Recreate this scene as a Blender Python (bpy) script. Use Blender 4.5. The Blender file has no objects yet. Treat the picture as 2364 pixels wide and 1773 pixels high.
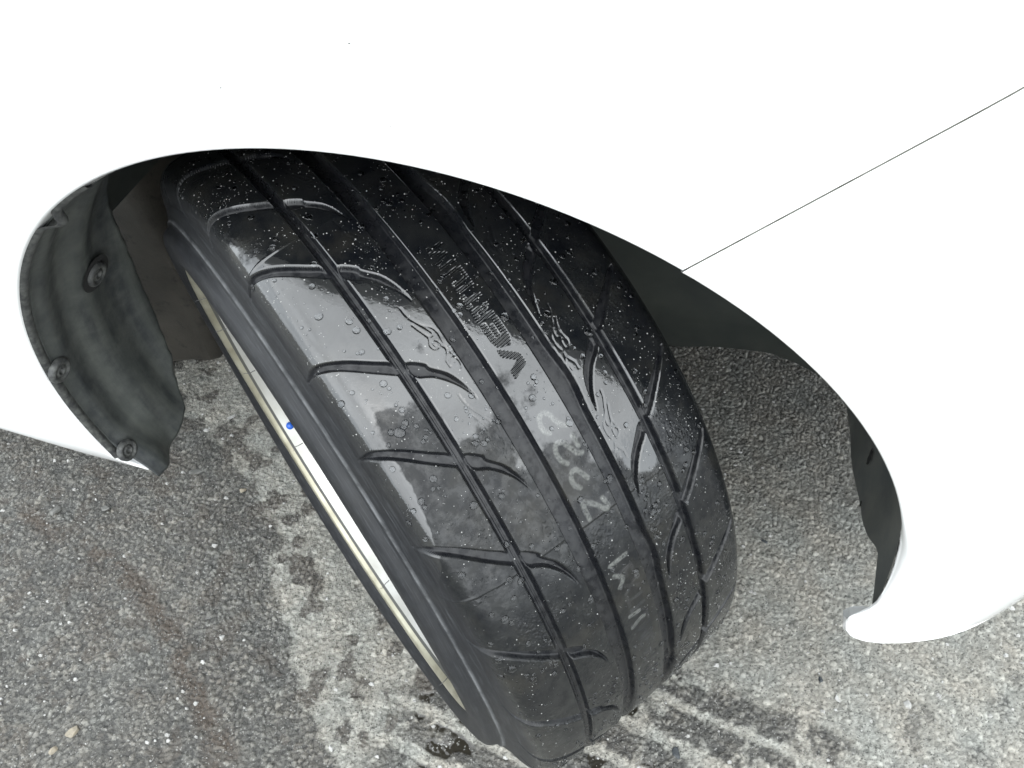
import bpy, math, random
import numpy as np
from mathutils import Vector, Matrix

S = bpy.context.scene
COL = S.collection
R = math.radians

# ------------------------------------------------------------------ camera
cam_d = bpy.data.cameras.new('camera')
cam = bpy.data.objects.new('camera', cam_d)
COL.objects.link(cam)
cam_d.sensor_width = 36.0
cam_d.lens = 36.0 * 1699.6 / 2364.0
cam_d.clip_start = 0.01
cam_d.clip_end = 2000.0
CR = np.array([[0.9652016, -0.2070436, 0.1597462],
               [0.2614928, 0.7704917, -0.5813467],
               [-0.0027190, 0.6028893, 0.7978203]])
M4 = Matrix.Identity(4)
for i in range(3):
    for j in range(3):
        M4[i][j] = float(CR[i, j])
M4.translation = Vector((0.1941695, -0.3705224, 0.9363986))
cam.matrix_world = M4
S.camera = cam

# ------------------------------------------------------------------ sky, sun, exposure
SUN_EL, SUN_AZ = R(58), R(165)          # azimuth measured from +Y (car side) clockwise
w = bpy.data.worlds.new('World')
S.world = w
w.use_nodes = True
nt = w.node_tree
nt.nodes.clear()
wo = nt.nodes.new('ShaderNodeOutputWorld')
bg = nt.nodes.new('ShaderNodeBackground')
sky = nt.nodes.new('ShaderNodeTexSky')
sky.sky_type = 'NISHITA'
sky.sun_disc = False
sky.sun_elevation = SUN_EL
sky.sun_rotation = SUN_AZ
sky.dust_density = 4.0
sky.air_density = 1.0
sky.ozone_density = 1.0
# a veil of cloud: the sky is levelled towards its own grey, broken by soft billows
hs = nt.nodes.new('ShaderNodeHueSaturation')
hs.inputs['Saturation'].default_value = 0.22
cl = nt.nodes.new('ShaderNodeTexNoise')
cl.inputs['Scale'].default_value = 2.6
cl.inputs['Detail'].default_value = 6
cl.inputs['Roughness'].default_value = 0.55
tcw = nt.nodes.new('ShaderNodeTexCoord')
nt.links.new(tcw.outputs['Generated'], cl.inputs['Vector'])
crw = nt.nodes.new('ShaderNodeMapRange')
crw.inputs['From Min'].default_value = 0.3
crw.inputs['From Max'].default_value = 0.7
crw.inputs['To Min'].default_value = 0.75
crw.inputs['To Max'].default_value = 1.25
nt.links.new(cl.outputs['Fac'], crw.inputs['Value'])
mixw = nt.nodes.new('ShaderNodeMix')
mixw.data_type = 'RGBA'
mixw.inputs['Factor'].default_value = 0.88
mixw.inputs['B'].default_value = (6.3, 6.75, 7.05, 1)
nt.links.new(sky.outputs[0], hs.inputs['Color'])
nt.links.new(hs.outputs[0], mixw.inputs['A'])
vm = nt.nodes.new('ShaderNodeVectorMath')
vm.operation = 'SCALE'
nt.links.new(mixw.outputs['Result'], vm.inputs[0])
nt.links.new(crw.outputs[0], vm.inputs['Scale'])
nt.links.new(vm.outputs[0], bg.inputs['Color'])
bg.inputs['Strength'].default_value = 0.15
nt.links.new(bg.outputs[0], wo.inputs['Surface'])

sun_d = bpy.data.lights.new('sun', 'SUN')
sun_d.energy = 0.6
sun_d.angle = R(120)
sun_d.color = (1.0, 0.97, 0.93)
sun = bpy.data.objects.new('sun', sun_d)
COL.objects.link(sun)
sdir = Vector((math.sin(SUN_AZ) * math.cos(SUN_EL), math.cos(SUN_AZ) * math.cos(SUN_EL), math.sin(SUN_EL)))
sun.rotation_euler = sdir.to_track_quat('Z', 'Y').to_euler()

S.view_settings.view_transform = 'Standard'
S.view_settings.look = 'None'
S.view_settings.gamma = 1.0
S.view_settings.exposure = 1.85
S.render.engine = 'CYCLES'

# ------------------------------------------------------------------ helpers
rng = np.random.default_rng(7)
random.seed(7)


def new_mesh(name, verts, faces, mat, parent=None, smooth=True, uv=None):
    verts = np.asarray(verts, np.float32)
    me = bpy.data.meshes.new(name)
    if isinstance(faces, np.ndarray):
        n = faces.shape[1]
        me.vertices.add(len(verts))
        me.vertices.foreach_set('co', verts.ravel())
        me.loops.add(faces.size)
        me.loops.foreach_set('vertex_index', faces.astype(np.int32).ravel())
        me.polygons.add(len(faces))
        me.polygons.foreach_set('loop_start', np.arange(len(faces), dtype=np.int32) * n)
        me.polygons.foreach_set('loop_total', np.full(len(faces), n, np.int32))
        me.update(calc_edges=True)
    else:
        me.from_pydata([tuple(map(float, v)) for v in verts], [], [tuple(f) for f in faces])
        me.update()
    me.polygons.foreach_set('use_smooth', np.full(len(me.polygons), smooth))
    me.materials.append(mat)
    o = bpy.data.objects.new(name, me)
    COL.objects.link(o)
    if parent is not None:
        o.parent = parent
    return o


def grid_faces(nu, nv, wrap_u=False, flip=False):
    iu = np.arange(nu if wrap_u else nu - 1)
    iv = np.arange(nv - 1)
    A, B = np.meshgrid(iu, iv, indexing='ij')
    A2 = (A + 1) % nu
    f = np.stack([A * nv + B, A2 * nv + B, A2 * nv + B + 1, A * nv + B + 1], -1).reshape(-1, 4)
    return f[:, ::-1].copy() if flip else f


def attr(o, name, vals):
    a = o.data.attributes.new(name, 'FLOAT', 'POINT')
    a.data.foreach_set('value', np.asarray(vals, np.float32).ravel())


def tag(o, label=None, cat=None, group=None, kind=None):
    if label: o['label'] = label
    if cat: o['category'] = cat
    if group: o['group'] = group
    if kind: o['kind'] = kind
    return o


def hashf(i, j, k):
    h = (i.astype(np.int64) * 374761393 + j.astype(np.int64) * 668265263 + k * 2147483647 + 1013904223) & 0xffffffff
    h = ((h ^ (h >> 13)) * 1274126177) & 0xffffffff
    h = ((h ^ (h >> 16)) * 2246822519) & 0xffffffff
    return ((h ^ (h >> 15)) & 0xffffff).astype(np.float64) / 0xffffff


def voro(x, y, s, seed, sx=1.0):
    """F1, F2 and a per-cell random value of jittered-grid cells of size s"""
    X, Y = x / (s * sx), y / s
    ix, iy = np.floor(X), np.floor(Y)
    f1 = np.full(X.shape, 9.0)
    f2 = np.full(X.shape, 9.0)
    cid = np.zeros(X.shape)
    for dx in (-1, 0, 1):
        for dy in (-1, 0, 1):
            cx, cy = ix + dx, iy + dy
            px = cx + hashf(cx, cy, seed)
            py = cy + hashf(cx, cy, seed + 1)
            d = np.hypot(X - px, Y - py)
            r = hashf(cx, cy, seed + 2)
            near = d < f1
            f2 = np.where(near, f1, np.minimum(f2, d))
            cid = np.where(near, r, cid)
            f1 = np.where(near, d, f1)
    return f1, f2, cid


def vnoise(x, y, s, seed, octv=3):
    out = np.zeros(np.shape(x))
    amp, tot = 1.0, 0.0
    for o in range(octv):
        X, Y = np.asarray(x) / s, np.asarray(y) / s
        ix, iy = np.floor(X), np.floor(Y)
        fx, fy = X - ix, Y - iy
        fx = fx * fx * (3 - 2 * fx)
        fy = fy * fy * (3 - 2 * fy)
        k = seed + 10 * o
        v = (hashf(ix, iy, k) * (1 - fx) + hashf(ix + 1, iy, k) * fx) * (1 - fy) + \
            (hashf(ix, iy + 1, k) * (1 - fx) + hashf(ix + 1, iy + 1, k) * fx) * fy
        out += amp * v
        tot += amp
        amp *= 0.5
        s *= 0.5
    return out / tot


def sstep(a, b, x):
    t = np.clip((x - a) / (b - a), 0, 1)
    return t * t * (3 - 2 * t)


def seg_dist(px, py, pts):
    d = np.full(px.shape, 1e9)
    for (x0, y0), (x1, y1) in zip(pts[:-1], pts[1:]):
        vx, vy = x1 - x0, y1 - y0
        L = vx * vx + vy * vy + 1e-12
        t = np.clip(((px - x0) * vx + (py - y0) * vy) / L, 0, 1)
        d = np.minimum(d, np.hypot(px - x0 - t * vx, py - y0 - t * vy))
    return d


def inside(px, py, poly):
    c = np.zeros(px.shape, bool)
    n = len(poly)
    for i in range(n):
        x0, y0 = poly[i]
        x1, y1 = poly[(i + 1) % n]
        if y0 == y1:
            continue
        k = ((y0 > py) != (y1 > py)) & (px < (x1 - x0) * (py - y0) / (y1 - y0) + x0)
        c ^= k
    return c


def sdf(px, py, poly):
    d = seg_dist(px, py, list(poly) + [poly[0]])
    return np.where(inside(px, py, poly), -d, d)


def smooth_line(pts, n=6, closed=False):
    P = [np.array(p, float) for p in pts]
    m = len(P)
    out = []
    rng_i = range(m if closed else m - 1)
    for i in rng_i:
        p0 = P[(i - 1) % m] if closed or i > 0 else P[0]
        p1, p2 = P[i], P[(i + 1) % m]
        p3 = P[(i + 2) % m] if closed or i + 2 < m else P[-1]
        for k in range(n):
            t = k / n
            out.append(tuple(0.5 * ((2 * p1) + (-p0 + p2) * t + (2 * p0 - 5 * p1 + 4 * p2 - p3) * t * t +
                                    (-p0 + 3 * p1 - 3 * p2 + p3) * t ** 3)))
    if not closed:
        out.append(tuple(P[-1]))
    return out


# ------------------------------------------------------------------ node helper
class NT:
    def __init__(self, name):
        self.m = bpy.data.materials.new(name)
        self.m.use_nodes = True
        self.t = self.m.node_tree
        self.b = self.t.nodes['Principled BSDF']
        self.out = self.t.nodes['Material Output']
        self.tc = self.t.nodes.new('ShaderNodeTexCoord')

    def n(self, typ, **kw):
        nd = self.t.nodes.new(typ)
        for k, v in kw.items():
            if k in nd.inputs:
                nd.inputs[k].default_value = v
            else:
                setattr(nd, k, v)
        return nd

    def l(self, a, b):
        self.t.links.new(a, b)

    def noise(self, scale, detail=4, rough=0.55, vec=None):
        nd = self.n('ShaderNodeTexNoise', Scale=scale, Detail=detail, Roughness=rough)
        self.l(vec or self.tc.outputs['Object'], nd.inputs['Vector'])
        return nd.outputs['Fac']

    def voro(self, scale, feature='F1', out='Distance', vec=None):
        nd = self.n('ShaderNodeTexVoronoi', Scale=scale)
        nd.feature = feature
        self.l(vec or self.tc.outputs['Object'], nd.inputs['Vector'])
        return nd.outputs[out]

    def rng(self, v, a, b, c, d, smooth=False):
        nd = self.n('ShaderNodeMapRange')
        nd.inputs['From Min'].default_value = a
        nd.inputs['From Max'].default_value = b
        nd.inputs['To Min'].default_value = c
        nd.inputs['To Max'].default_value = d
        if smooth:
            nd.interpolation_type = 'SMOOTHSTEP'
        self.l(v, nd.inputs['Value'])
        return nd.outputs[0]

    def mth(self, op, a, b=None, clamp=False):
        nd = self.n('ShaderNodeMath', operation=op)
        nd.use_clamp = clamp
        for i, v in enumerate((a, b)):
            if v is None:
                continue
            if isinstance(v, (int, float)):
                nd.inputs[i].default_value = v
            else:
                self.l(v, nd.inputs[i])
        return nd.outputs[0]

    def mix(self, f, a, b):
        nd = self.n('ShaderNodeMix', data_type='RGBA')
        for k, v in (('Factor', f), ('A', a), ('B', b)):
            if isinstance(v, (int, float)):
                nd.inputs[k].default_value = v
            elif isinstance(v, tuple):
                nd.inputs[k].default_value = v if len(v) == 4 else (*v, 1)
            else:
                self.l(v, nd.inputs[k])
        return nd.outputs['Result']

    def mixf(self, f, a, b):
        nd = self.n('ShaderNodeMix', data_type='FLOAT')
        for k, v in (('Factor', f), ('A', a), ('B', b)):
            if isinstance(v, (int, float)):
                nd.inputs[k].default_value = v
            else:
                self.l(v, nd.inputs[k])
        return nd.outputs['Result']

    def at(self, name):
        nd = self.n('ShaderNodeAttribute', attribute_name=name)
        return nd.outputs['Fac']

    def set(self, k, v):
        if isinstance(v, (int, float)):
            self.b.inputs[k].default_value = v
        elif isinstance(v, tuple):
            self.b.inputs[k].default_value = v if len(v) == 4 else (*v, 1)
        else:
            self.l(v, self.b.inputs[k])

    def bump(self, h, dist, strength=1.0, normal=None):
        nd = self.n('ShaderNodeBump', Strength=strength, Distance=dist)
        self.l(h, nd.inputs['Height'])
        if normal is not None:
            self.l(normal, nd.inputs['Normal'])
        return nd.outputs[0]


# ------------------------------------------------------------------ materials
# car paint
k = NT('white_paint')
k.set('Base Color', k.mix(k.rng(k.voro(55, 'F1'), 0.0, 0.035, 1, 0), (0.76, 0.765, 0.76), (0.45, 0.44, 0.42)))
k.set('Roughness', 0.42)
k.set('Coat Weight', 1.0)
k.set('Coat Roughness', 0.04)
k.set('Normal', k.bump(k.noise(1400, 2), 0.00004, 0.25))
M_PAINT = k.m

k = NT('flange_paint')
k.set('Base Color', k.mix(k.rng(k.noise(60, 5), 0.4, 0.75, 0, 1), (0.5, 0.49, 0.44), (0.12, 0.11, 0.08)))
k.set('Roughness', 0.5)
M_FLANGE = k.m

# tyre rubber with a film of water
k = NT('wet_rubber')
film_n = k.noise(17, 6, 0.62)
film = k.rng(k.mth('ADD', film_n, k.mth('MULTIPLY', k.at('sheenbias'), 1.0)), 0.49, 0.57, 0, 1, True)  # water film; the bias paints in where it mirrors the sky
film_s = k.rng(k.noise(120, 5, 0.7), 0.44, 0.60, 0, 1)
film_and_sheen = k.mth('MAXIMUM', film, k.mth('MULTIPLY', film_s, 0.22))
dust = k.rng(k.noise(55, 7, 0.7), 0.35, 0.8, 0, 1)
base = k.mix(dust, (0.0032, 0.0038, 0.0050), (0.0135, 0.0142, 0.0138))
brown = k.rng(k.noise(24, 6, 0.65), 0.5, 0.72, 0, 1)
base = k.mix(k.mth('MULTIPLY', brown, 0.55), base, (0.022, 0.0205, 0.0165))
speck = k.rng(k.voro(900), 0.0, 0.13, 1, 0)
speck = k.mth('MULTIPLY', speck, k.rng(k.noise(70, 3), 0.48, 0.6, 0, 1))
base = k.mix(k.mth('MULTIPLY', speck, 0.5), base, (0.10, 0.10, 0.095))
base = k.mix(k.mth('MULTIPLY', k.at('side'), 0.7), base,
             k.mix(k.noise(130, 6, 0.7), (0.006, 0.0066, 0.0078), (0.020, 0.021, 0.0235)))
chalk = k.mth('MULTIPLY', k.at('chalk'), k.rng(k.noise(500, 5, 0.75), 0.35, 0.65, 0.03, 0.62))
base = k.mix(chalk, base, (0.15, 0.155, 0.145))
cv = k.n('ShaderNodeCombineXYZ')
k.l(k.mth('MULTIPLY', k.at('arc'), 0.02), cv.inputs[0])
k.l(k.mth('MULTIPLY', k.at('axial'), 1.1), cv.inputs[1])
scuff = k.rng(k.noise(1.6, 6, 0.7, cv.outputs[0]), 0.52, 0.66, 0, 1)
base = k.mix(k.mth('MULTIPLY', k.mth('MULTIPLY', scuff, k.at('side')), 0.5), base, (0.055, 0.058, 0.063))
ridge = k.mth('MULTIPLY', k.at('ridge'), k.rng(k.noise(60, 5, 0.7), 0.35, 0.6, 0.2, 1))
base = k.mix(k.mth('MULTIPLY', ridge, 0.6), base, (0.16, 0.165, 0.17))  # ridge highlight painted as a paler line in the rubber colour
k.set('Base Color', base)
fine = k.noise(420, 3, 0.6)
rough = k.mixf(film_and_sheen, 0.26, 0.06)
rough = k.mixf(k.at('side'), rough, 0.5)
rough = k.mixf(k.at('deep'), rough, k.rng(k.noise(150, 4), .4, .6, 0.22, 0.45))
rough = k.mixf(chalk, rough, 0.6)
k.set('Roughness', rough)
k.set('IOR', 1.78)
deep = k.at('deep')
spec = k.mixf(film_and_sheen, 0.11, 0.5)
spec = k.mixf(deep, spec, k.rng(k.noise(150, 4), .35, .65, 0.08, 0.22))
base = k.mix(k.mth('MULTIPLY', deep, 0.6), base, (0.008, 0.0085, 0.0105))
spec = k.mixf(k.at('side'), spec, 0.12)
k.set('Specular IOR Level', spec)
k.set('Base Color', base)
# beaded water wherever the film mask is low
beads = k.rng(k.voro(420, 'SMOOTH_F1'), 0.05, 0.5, 1, 0)
beads2 = k.rng(k.voro(900, 'F1'), 0.05, 0.5, 1, 0)
bh = k.mth('ADD', beads, k.mth('MULTIPLY', beads2, 0.4))
inv = k.mth('SUBTRACT', 1.0, film)
edge = k.mth('MULTIPLY', k.rng(film_n, 0.36, 0.5, 0, 1), inv)
nogr = k.mth('MULTIPLY', k.mth('SUBTRACT', 1.0, k.at('side')), k.mth('SUBTRACT', 1.0, k.at('deep')))
bmask = k.mth('MULTIPLY', k.mth('MULTIPLY', inv, nogr), k.rng(k.noise(28, 5, 0.65), 0.48, 0.62, 0.0, 1))
bh = k.mth('MULTIPLY', bh, bmask)
# hatched lettering cut into the centre rib
hatch = k.n('ShaderNodeMath', operation='SINE')
k.l(k.mth('MULTIPLY', k.mth('ADD', k.at('arc'), k.mth('MULTIPLY', k.at('axial'), 0.2)), 2 * math.pi / 1.75), hatch.inputs[0])
hat = k.mth('MULTIPLY', hatch.outputs[0], k.at('letters'))
n1 = k.bump(bh, 0.0005, 0.7)
n2 = k.bump(hat, 0.00035, 1.0, n1)
n3 = k.bump(k.noise(90, 4, 0.6), 0.0006, 0.22, n2)
n4 = k.bump(fine, 0.00012, 0.4, n3)
k.set('Normal', n4)
M_RUBBER = k.m

# water
k = NT('water')
k.set('Base Color', (0.96, 0.98, 1.0))
k.set('Roughness', 0.0)
k.set('IOR', 1.333)
k.set('Transmission Weight', 1.0)
M_WATER = k.m

k = NT('pale_grit')
k.set('Base Color', k.mix(k.noise(300), (0.12, 0.12, 0.115), (0.35, 0.35, 0.34)))
k.set('Roughness', 0.5)
M_GRIT = k.m

# wheel rim
k = NT('rim_metal')
k.set('Base Color', k.mix(k.rng(k.noise(14, 5, 0.6), 0.35, 0.7, 0, 1), (0.42, 0.42, 0.405), (0.27, 0.265, 0.235)))
k.set('Metallic', 0.45)
k.set('Roughness', 0.38)
M_RIM = k.m
k = NT('rim_flange_metal')
k.set('Base Color', k.mix(k.rng(k.noise(30, 5, 0.6), 0.35, 0.7, 0, 1), (0.36, 0.345, 0.27), (0.22, 0.205, 0.15)))
k.set('Metallic', 0.5)
k.set('Roughness', 0.32)
M_RIMF = k.m
k = NT('rim_dark')
k.set('Base Color', (0.05, 0.05, 0.045))
k.set('Roughness', 0.6)
M_RIMD = k.m
k = NT('blue_plastic')
k.set('Base Color', (0.015, 0.09, 0.42))
k.set('Roughness', 0.25)
M_BLUE = k.m

# liner plastic, dusty
k = NT('liner_plastic')
mp = k.n('ShaderNodeMapping')
mp.inputs['Scale'].default_value = (1.0, 9.0, 1.0)
k.l(k.tc.outputs['Object'], mp.inputs['Vector'])
streak = k.rng(k.noise(5, 6, 0.65, mp.outputs[0]), 0.35, 0.68, 0, 1)
blot = k.rng(k.noise(38, 7, 0.7), 0.42, 0.7, 0, 1)
c = k.mix(streak, (0.013, 0.016, 0.0195), (0.060, 0.066, 0.060))
c = k.mix(k.mth('MULTIPLY', blot, 0.6), c, (0.085, 0.090, 0.083))
sp = k.mth('MULTIPLY', k.rng(k.voro(520), 0.0, 0.16, 1, 0), k.rng(k.noise(50, 3), 0.45, 0.6, 0, 1))
c = k.mix(k.mth('MULTIPLY', sp, 0.6), c, (0.22, 0.22, 0.21))
k.set('Base Color', c)
k.set('Roughness', k.rng(k.noise(70, 4), 0.3, 0.7, 0.45, 0.75))
k.set('Normal', k.bump(k.noise(700, 4, 0.7), 0.0004, 0.4))
M_LINER = k.m
k = NT('clip_plastic')
k.set('Base Color', k.mix(k.rng(k.noise(160, 5, 0.7), 0.4, 0.65, 0, 1), (0.018, 0.019, 0.020), (0.075, 0.078, 0.073)))
k.set('Roughness', 0.6)
M_CLIP = k.m
k = NT('black_hole')
k.set('Base Color', (0.006, 0.006, 0.006))
k.set('Roughness', 0.9)
M_HOLE = k.m
k = NT('wheelhouse_plastic')
k.set('Base Color', k.mix(k.rng(k.noise(14, 6, 0.6), 0.35, 0.7, 0, 1), (0.020, 0.025, 0.024), (0.040, 0.045, 0.039)))
k.set('Roughness', 0.6)
M_HOUSE = k.m
k = NT('dirty_sheet_metal')
c = k.mix(k.rng(k.noise(9, 7, 0.7), 0.35, 0.7, 0, 1), (0.050, 0.045, 0.037), (0.018, 0.016, 0.0125))
c = k.mix(k.rng(k.noise(45, 6, 0.75), 0.55, 0.66, 0, 1), c, (0.014, 0.013, 0.011))
k.set('Base Color', c)
k.set('Roughness', 0.6)
k.set('Normal', k.bump(k.noise(300, 5, 0.7), 0.0008, 0.5))
M_FRAME = k.m

# asphalt
k = NT('asphalt')
tone = k.at('tone')
wet = k.at('wet')  # damp, and the under-car shade painted in with it
pud = k.at('puddle')
lowc = k.at('crevice')
dry = k.mix(tone, (0.072, 0.0715, 0.064), (0.370, 0.364, 0.332))
dry = k.mix(k.mth('MULTIPLY', k.noise(260, 6, 0.75), 0.6), dry, (0.195, 0.193, 0.178))
wetc = k.mix(tone, (0.019, 0.0185, 0.0166), (0.190, 0.184, 0.166))
wetc = k.mix(k.mth('MULTIPLY', k.rng(k.noise(330, 6, 0.8), 0.4, 0.75, 0, 1), 0.5), wetc, (0.090, 0.088, 0.080))
c = k.mix(wet, dry, wetc)
tint = k.mix(k.rng(k.noise(16, 4, 0.6), 0.35, 0.65, 0, 1), (1.04, 1.0, 0.95), (0.97, 1.0, 1.0))
tm = k.n('ShaderNodeMix', data_type='RGBA')
tm.blend_type = 'MULTIPLY'
tm.inputs['Factor'].default_value = 1.0
k.l(c, tm.inputs['A']); k.l(tint, tm.inputs['B'])
c = tm.outputs['Result']
c = k.mix(k.mth('MULTIPLY', k.at('brown'), 0.80), c, (0.046, 0.031, 0.019))
c = k.mix(k.mth('MULTIPLY', lowc, 0.72), c, (0.010, 0.0097, 0.009))
c = k.mix(pud, c, (0.018, 0.016, 0.012))
grain = k.n('ShaderNodeTexVoronoi', Scale=620.0)
k.l(k.tc.outputs['Object'], grain.inputs['Vector'])
gsep = k.n('ShaderNodeSeparateColor')
k.l(grain.outputs['Color'], gsep.inputs[0])
wf = k.rng(gsep.outputs[0], 0.93, 0.97, 0, 1)
c = k.mix(k.mth('MULTIPLY', wf, 0.6), c, (0.25, 0.25, 0.235))
df = k.rng(gsep.outputs[1], 0.90, 0.96, 0, 0.6)
c = k.mix(df, c, (0.016, 0.0155, 0.014))
k.set('Base Color', c)
r_ = k.mixf(wet, 0.85, 0.36)
r_ = k.mixf(pud, r_, 0.05)
k.set('Roughness', r_)
nn = k.bump(k.noise(480, 6, 0.75), 0.0016, 0.75)
nn = k.bump(grain.outputs['Distance'], 0.0012, 0.6, nn)
nm = k.n('ShaderNodeMix', data_type='VECTOR')
k.l(pud, nm.inputs['Factor'])
geo = k.n('ShaderNodeNewGeometry')
k.l(nn, nm.inputs['A'])
k.l(geo.outputs['Normal'], nm.inputs['B'])
k.set('Normal', nm.outputs['Result'])
M_ASPH = k.m


def stone_mat(name, a, b):
    q = NT(name)
    q.set('Base Color', q.mix(q.rng(q.noise(120, 5, 0.7), 0.35, 0.7, 0, 1), a, b))
    q.set('Roughness', 0.55)
    q.set('Normal', q.bump(q.noise(500, 5, 0.7), 0.0008, 0.6))
    return q.m


# ------------------------------------------------------------------ ground
def ground():
    st = 0.0016
    def axis(lo, hi):
        mid = np.arange(lo, hi, st)
        g = st * 1.35 ** np.arange(1, 36)
        ext = np.cumsum(g)
        return np.concatenate([lo - ext[::-1], mid, mid[-1] + ext])
    xs = axis(-0.80, 0.86)
    ys = axis(-0.42, 0.60)
    X, Y = np.meshgrid(xs, ys, indexing='ij')
    near = (X > -0.85) & (X < 0.9) & (Y > -0.46) & (Y < 0.64)
    wx = X + 0.004 * (vnoise(X, Y, 0.02, 3) - .5)
    wy = Y + 0.004 * (vnoise(X, Y, 0.02, 5) - .5)
    f1, f2, c1 = voro(wx, wy, 0.0068, 11)
    e1 = sstep(0.02, 0.32, f2 - f1)
    g1, g2, c2 = voro(wx + .3, wy, 0.0036, 31, 1.3)
    e2 = sstep(0.0, 0.4, g2 - g1)
    big = vnoise(X, Y, 0.11, 51, 3)
    mid = vnoise(X, Y, 0.022, 71, 3)
    # light, dry strip beside the wheel: boundary of the wet ground on the left
    bx = np.array([(-0.75, .30), (-0.58, .26), (-0.46, .12), (-0.351, 0.056), (-0.298, 0.039), (-0.245, -0.034), (-0.215, -0.113),
                   (-0.165, -0.163), (-0.125, -0.205), (-0.073, -0.233), (-0.026, -0.30), (0.0, -0.40), (0.05, -0.9)])
    poly = [tuple(p) for p in bx] + [(-5, -5), (-5, .3)]
    wob = 0.05 * (vnoise(X, Y, 0.035, 91, 5) - .5)
    d = np.where(near, sdf(X + wob, Y + wob, poly), np.where(inside(X, Y, poly), -1, 1))
    wetL = sstep(0.006, -0.006, d)
    # damp blotches in the light zone
    blot = sstep(0.60, 0.66, vnoise(X, Y, 0.026, 101, 4)) * (X < 0.25)
    blot2 = sstep(0.70, 0.75, vnoise(X, Y, 0.035, 103, 4)) * 0.7
    near_edge = sstep(0.22, 0.02, d)
    damp_brown = blot * (X < .05)
    wet = np.maximum(wetL, blot * (0.3 + 0.7 * near_edge))
    wet = np.maximum(wet, blot2 * (X > .25) * .8)
    wet = np.maximum(wet, .55 * sstep(.12, .34, Y + .10 * (vnoise(X, Y, .05, 107, 4) - .5)) * (X > 0))  # under-car shade and some damp, both put into the wet mask
    # tyre prints left on the ground in front of the wheel
    ang = R(-9)
    dx_, dy_ = math.cos(ang), math.sin(ang)
    along = (X - 0.25) * dx_ + (Y + 0.10) * dy_
    across = -(X - 0.25) * dy_ + (Y + 0.10) * dx_
    across += 0.010 * (vnoise(X, Y, 0.02, 121, 3) - .5)
    band = sstep(0.058, 0.046, across) * sstep(-0.24, -0.225, across) * sstep(-.26, -.2, along) * sstep(0.42, 0.2, along + .5 * (vnoise(X, Y, .05, 131, 3) - .5))
    lines = np.zeros_like(X)
    for c0, hw in ((0.012, 0.0045), (-0.034, 0.0060), (-0.078, 0.0055), (-0.12, 0.005), (-0.165, 0.006)):
        lines = np.maximum(lines, sstep(hw + .004, hw - .001, np.abs(across - c0)))
    bn = sstep(0.33, 0.43, vnoise(X, Y, 0.018, 141, 4))
    prints = band * (1 - lines) * bn
    wet = np.maximum(wet, prints)
    puddle = sstep(0.57, 0.62, vnoise(X, Y, 0.030, 161, 3)) * sstep(.6, 1., band) * (1 - lines) * (along < .16)
    # rusty run of mud on the left
    br = [(-0.60, -0.085), (-0.526, -0.100), (-0.467, -0.112), (-0.41, -0.135), (-0.356, -0.152), (-0.275, -0.21), (-0.184, -0.285), (-.12, -.36)]
    db = seg_dist(X, Y, br)
    wdt = 0.016 + 0.020 * vnoise(X, Y, .05, 171, 3)
    brown = sstep(1.0, 0.2, db / wdt) * sstep(0.30, 0.6, vnoise(X, Y, 0.02, 181, 4))
    brown = np.maximum(brown, 0.22 * sstep(.10, .0, db + .03 * mid) * sstep(0.5, 0.7, mid))
    brown = np.maximum(brown, .25 * sstep(.64, .74, vnoise(X, Y, .06, 191, 4)) * (X < -.1))
    brown = np.maximum(brown, .45 * damp_brown)
    # tone of each stone
    tone = 0.12 + 0.50 * c1 ** 1.5 + 0.48 * (c2 - .36) + 0.35 * (big - .5) + .5 * (mid - .5)
    tone = np.where(c1 > 0.965, tone + .45, tone)
    tone = np.where((c2 > 0.96), tone + .5, tone)
    tone = np.where((c2 < 0.05), tone - .3, tone)
    tone = np.where(wetL > .5, tone, tone * .9 + .22)
    tone = tone - .30 * prints + .22 * lines * band
    tone = np.clip(tone, 0, 1.25)
    dust = 1 - 0.55 * (1 - wet)               # dry zone: dust fills the gaps
    crev = (1 - e1) * (0.5 + .5 * sstep(.35, .65, mid)) + 0.45 * (1 - e2) * sstep(.4, .7, mid)
    crev = np.clip(crev * dust, 0, 1) * (1 - prints * .3)
    h = (0.0022 * e1 * (0.20 + 0.9 * c1) + 0.0013 * e2 * (0.2 + c2)) * (0.75 + .25 * wet) + 0.0022 * (mid - .5) + 0.003 * (big - .5)
    h = np.where(puddle > 0.05, h * (1 - .85 * puddle) - .0002, h)
    fade = sstep(1.2, 0.0, np.hypot(np.maximum(np.abs(X) - .85, 0), np.maximum(np.abs(Y - .1) - .5, 0)))
    Z = h * fade - 0.0012
    tone = tone * fade + .33 * (1 - fade)
    crev = crev * fade + .15 * (1 - fade)
    wet = np.where(fade < .5, sstep(.5, .0, vnoise(X, Y, .8, 301, 3) - .1), wet)
    brown = brown * fade
    V = np.stack([X, Y, Z], -1).reshape(-1, 3)
    o = new_mesh('ground', V, grid_faces(len(xs), len(ys)), M_ASPH, smooth=True)
    attr(o, 'tone', tone)
    attr(o, 'wet', wet)  # also holds the painted under-car shade
    attr(o, 'puddle', puddle)
    attr(o, 'crevice', crev)
    attr(o, 'brown', np.clip(brown, 0, 1))
    o['kind'] = 'structure'
    o['label'] = 'worn grey asphalt, wet and dark on the left, pale and dry around the tyre'


ground()

# ------------------------------------------------------------------ car root
car = bpy.data.objects.new('car', None)
COL.objects.link(car)
tag(car, 'white car seen close at its front wheel arch, wheel steered outwards', 'car')
YF = -0.0903
AX, AZ, AR = 0.0454, 0.3371, 0.3734


def Ybody(x, z):
    y = YF + 3.3 * max(0.0, x - 0.42) ** 2
    y += 3.0 * max(0.0, 0.30 - z) ** 2
    y += 1.8 * max(0.0, z - 0.775) ** 2
    if x < -0.6:
        y -= 0.0
    return y


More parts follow.
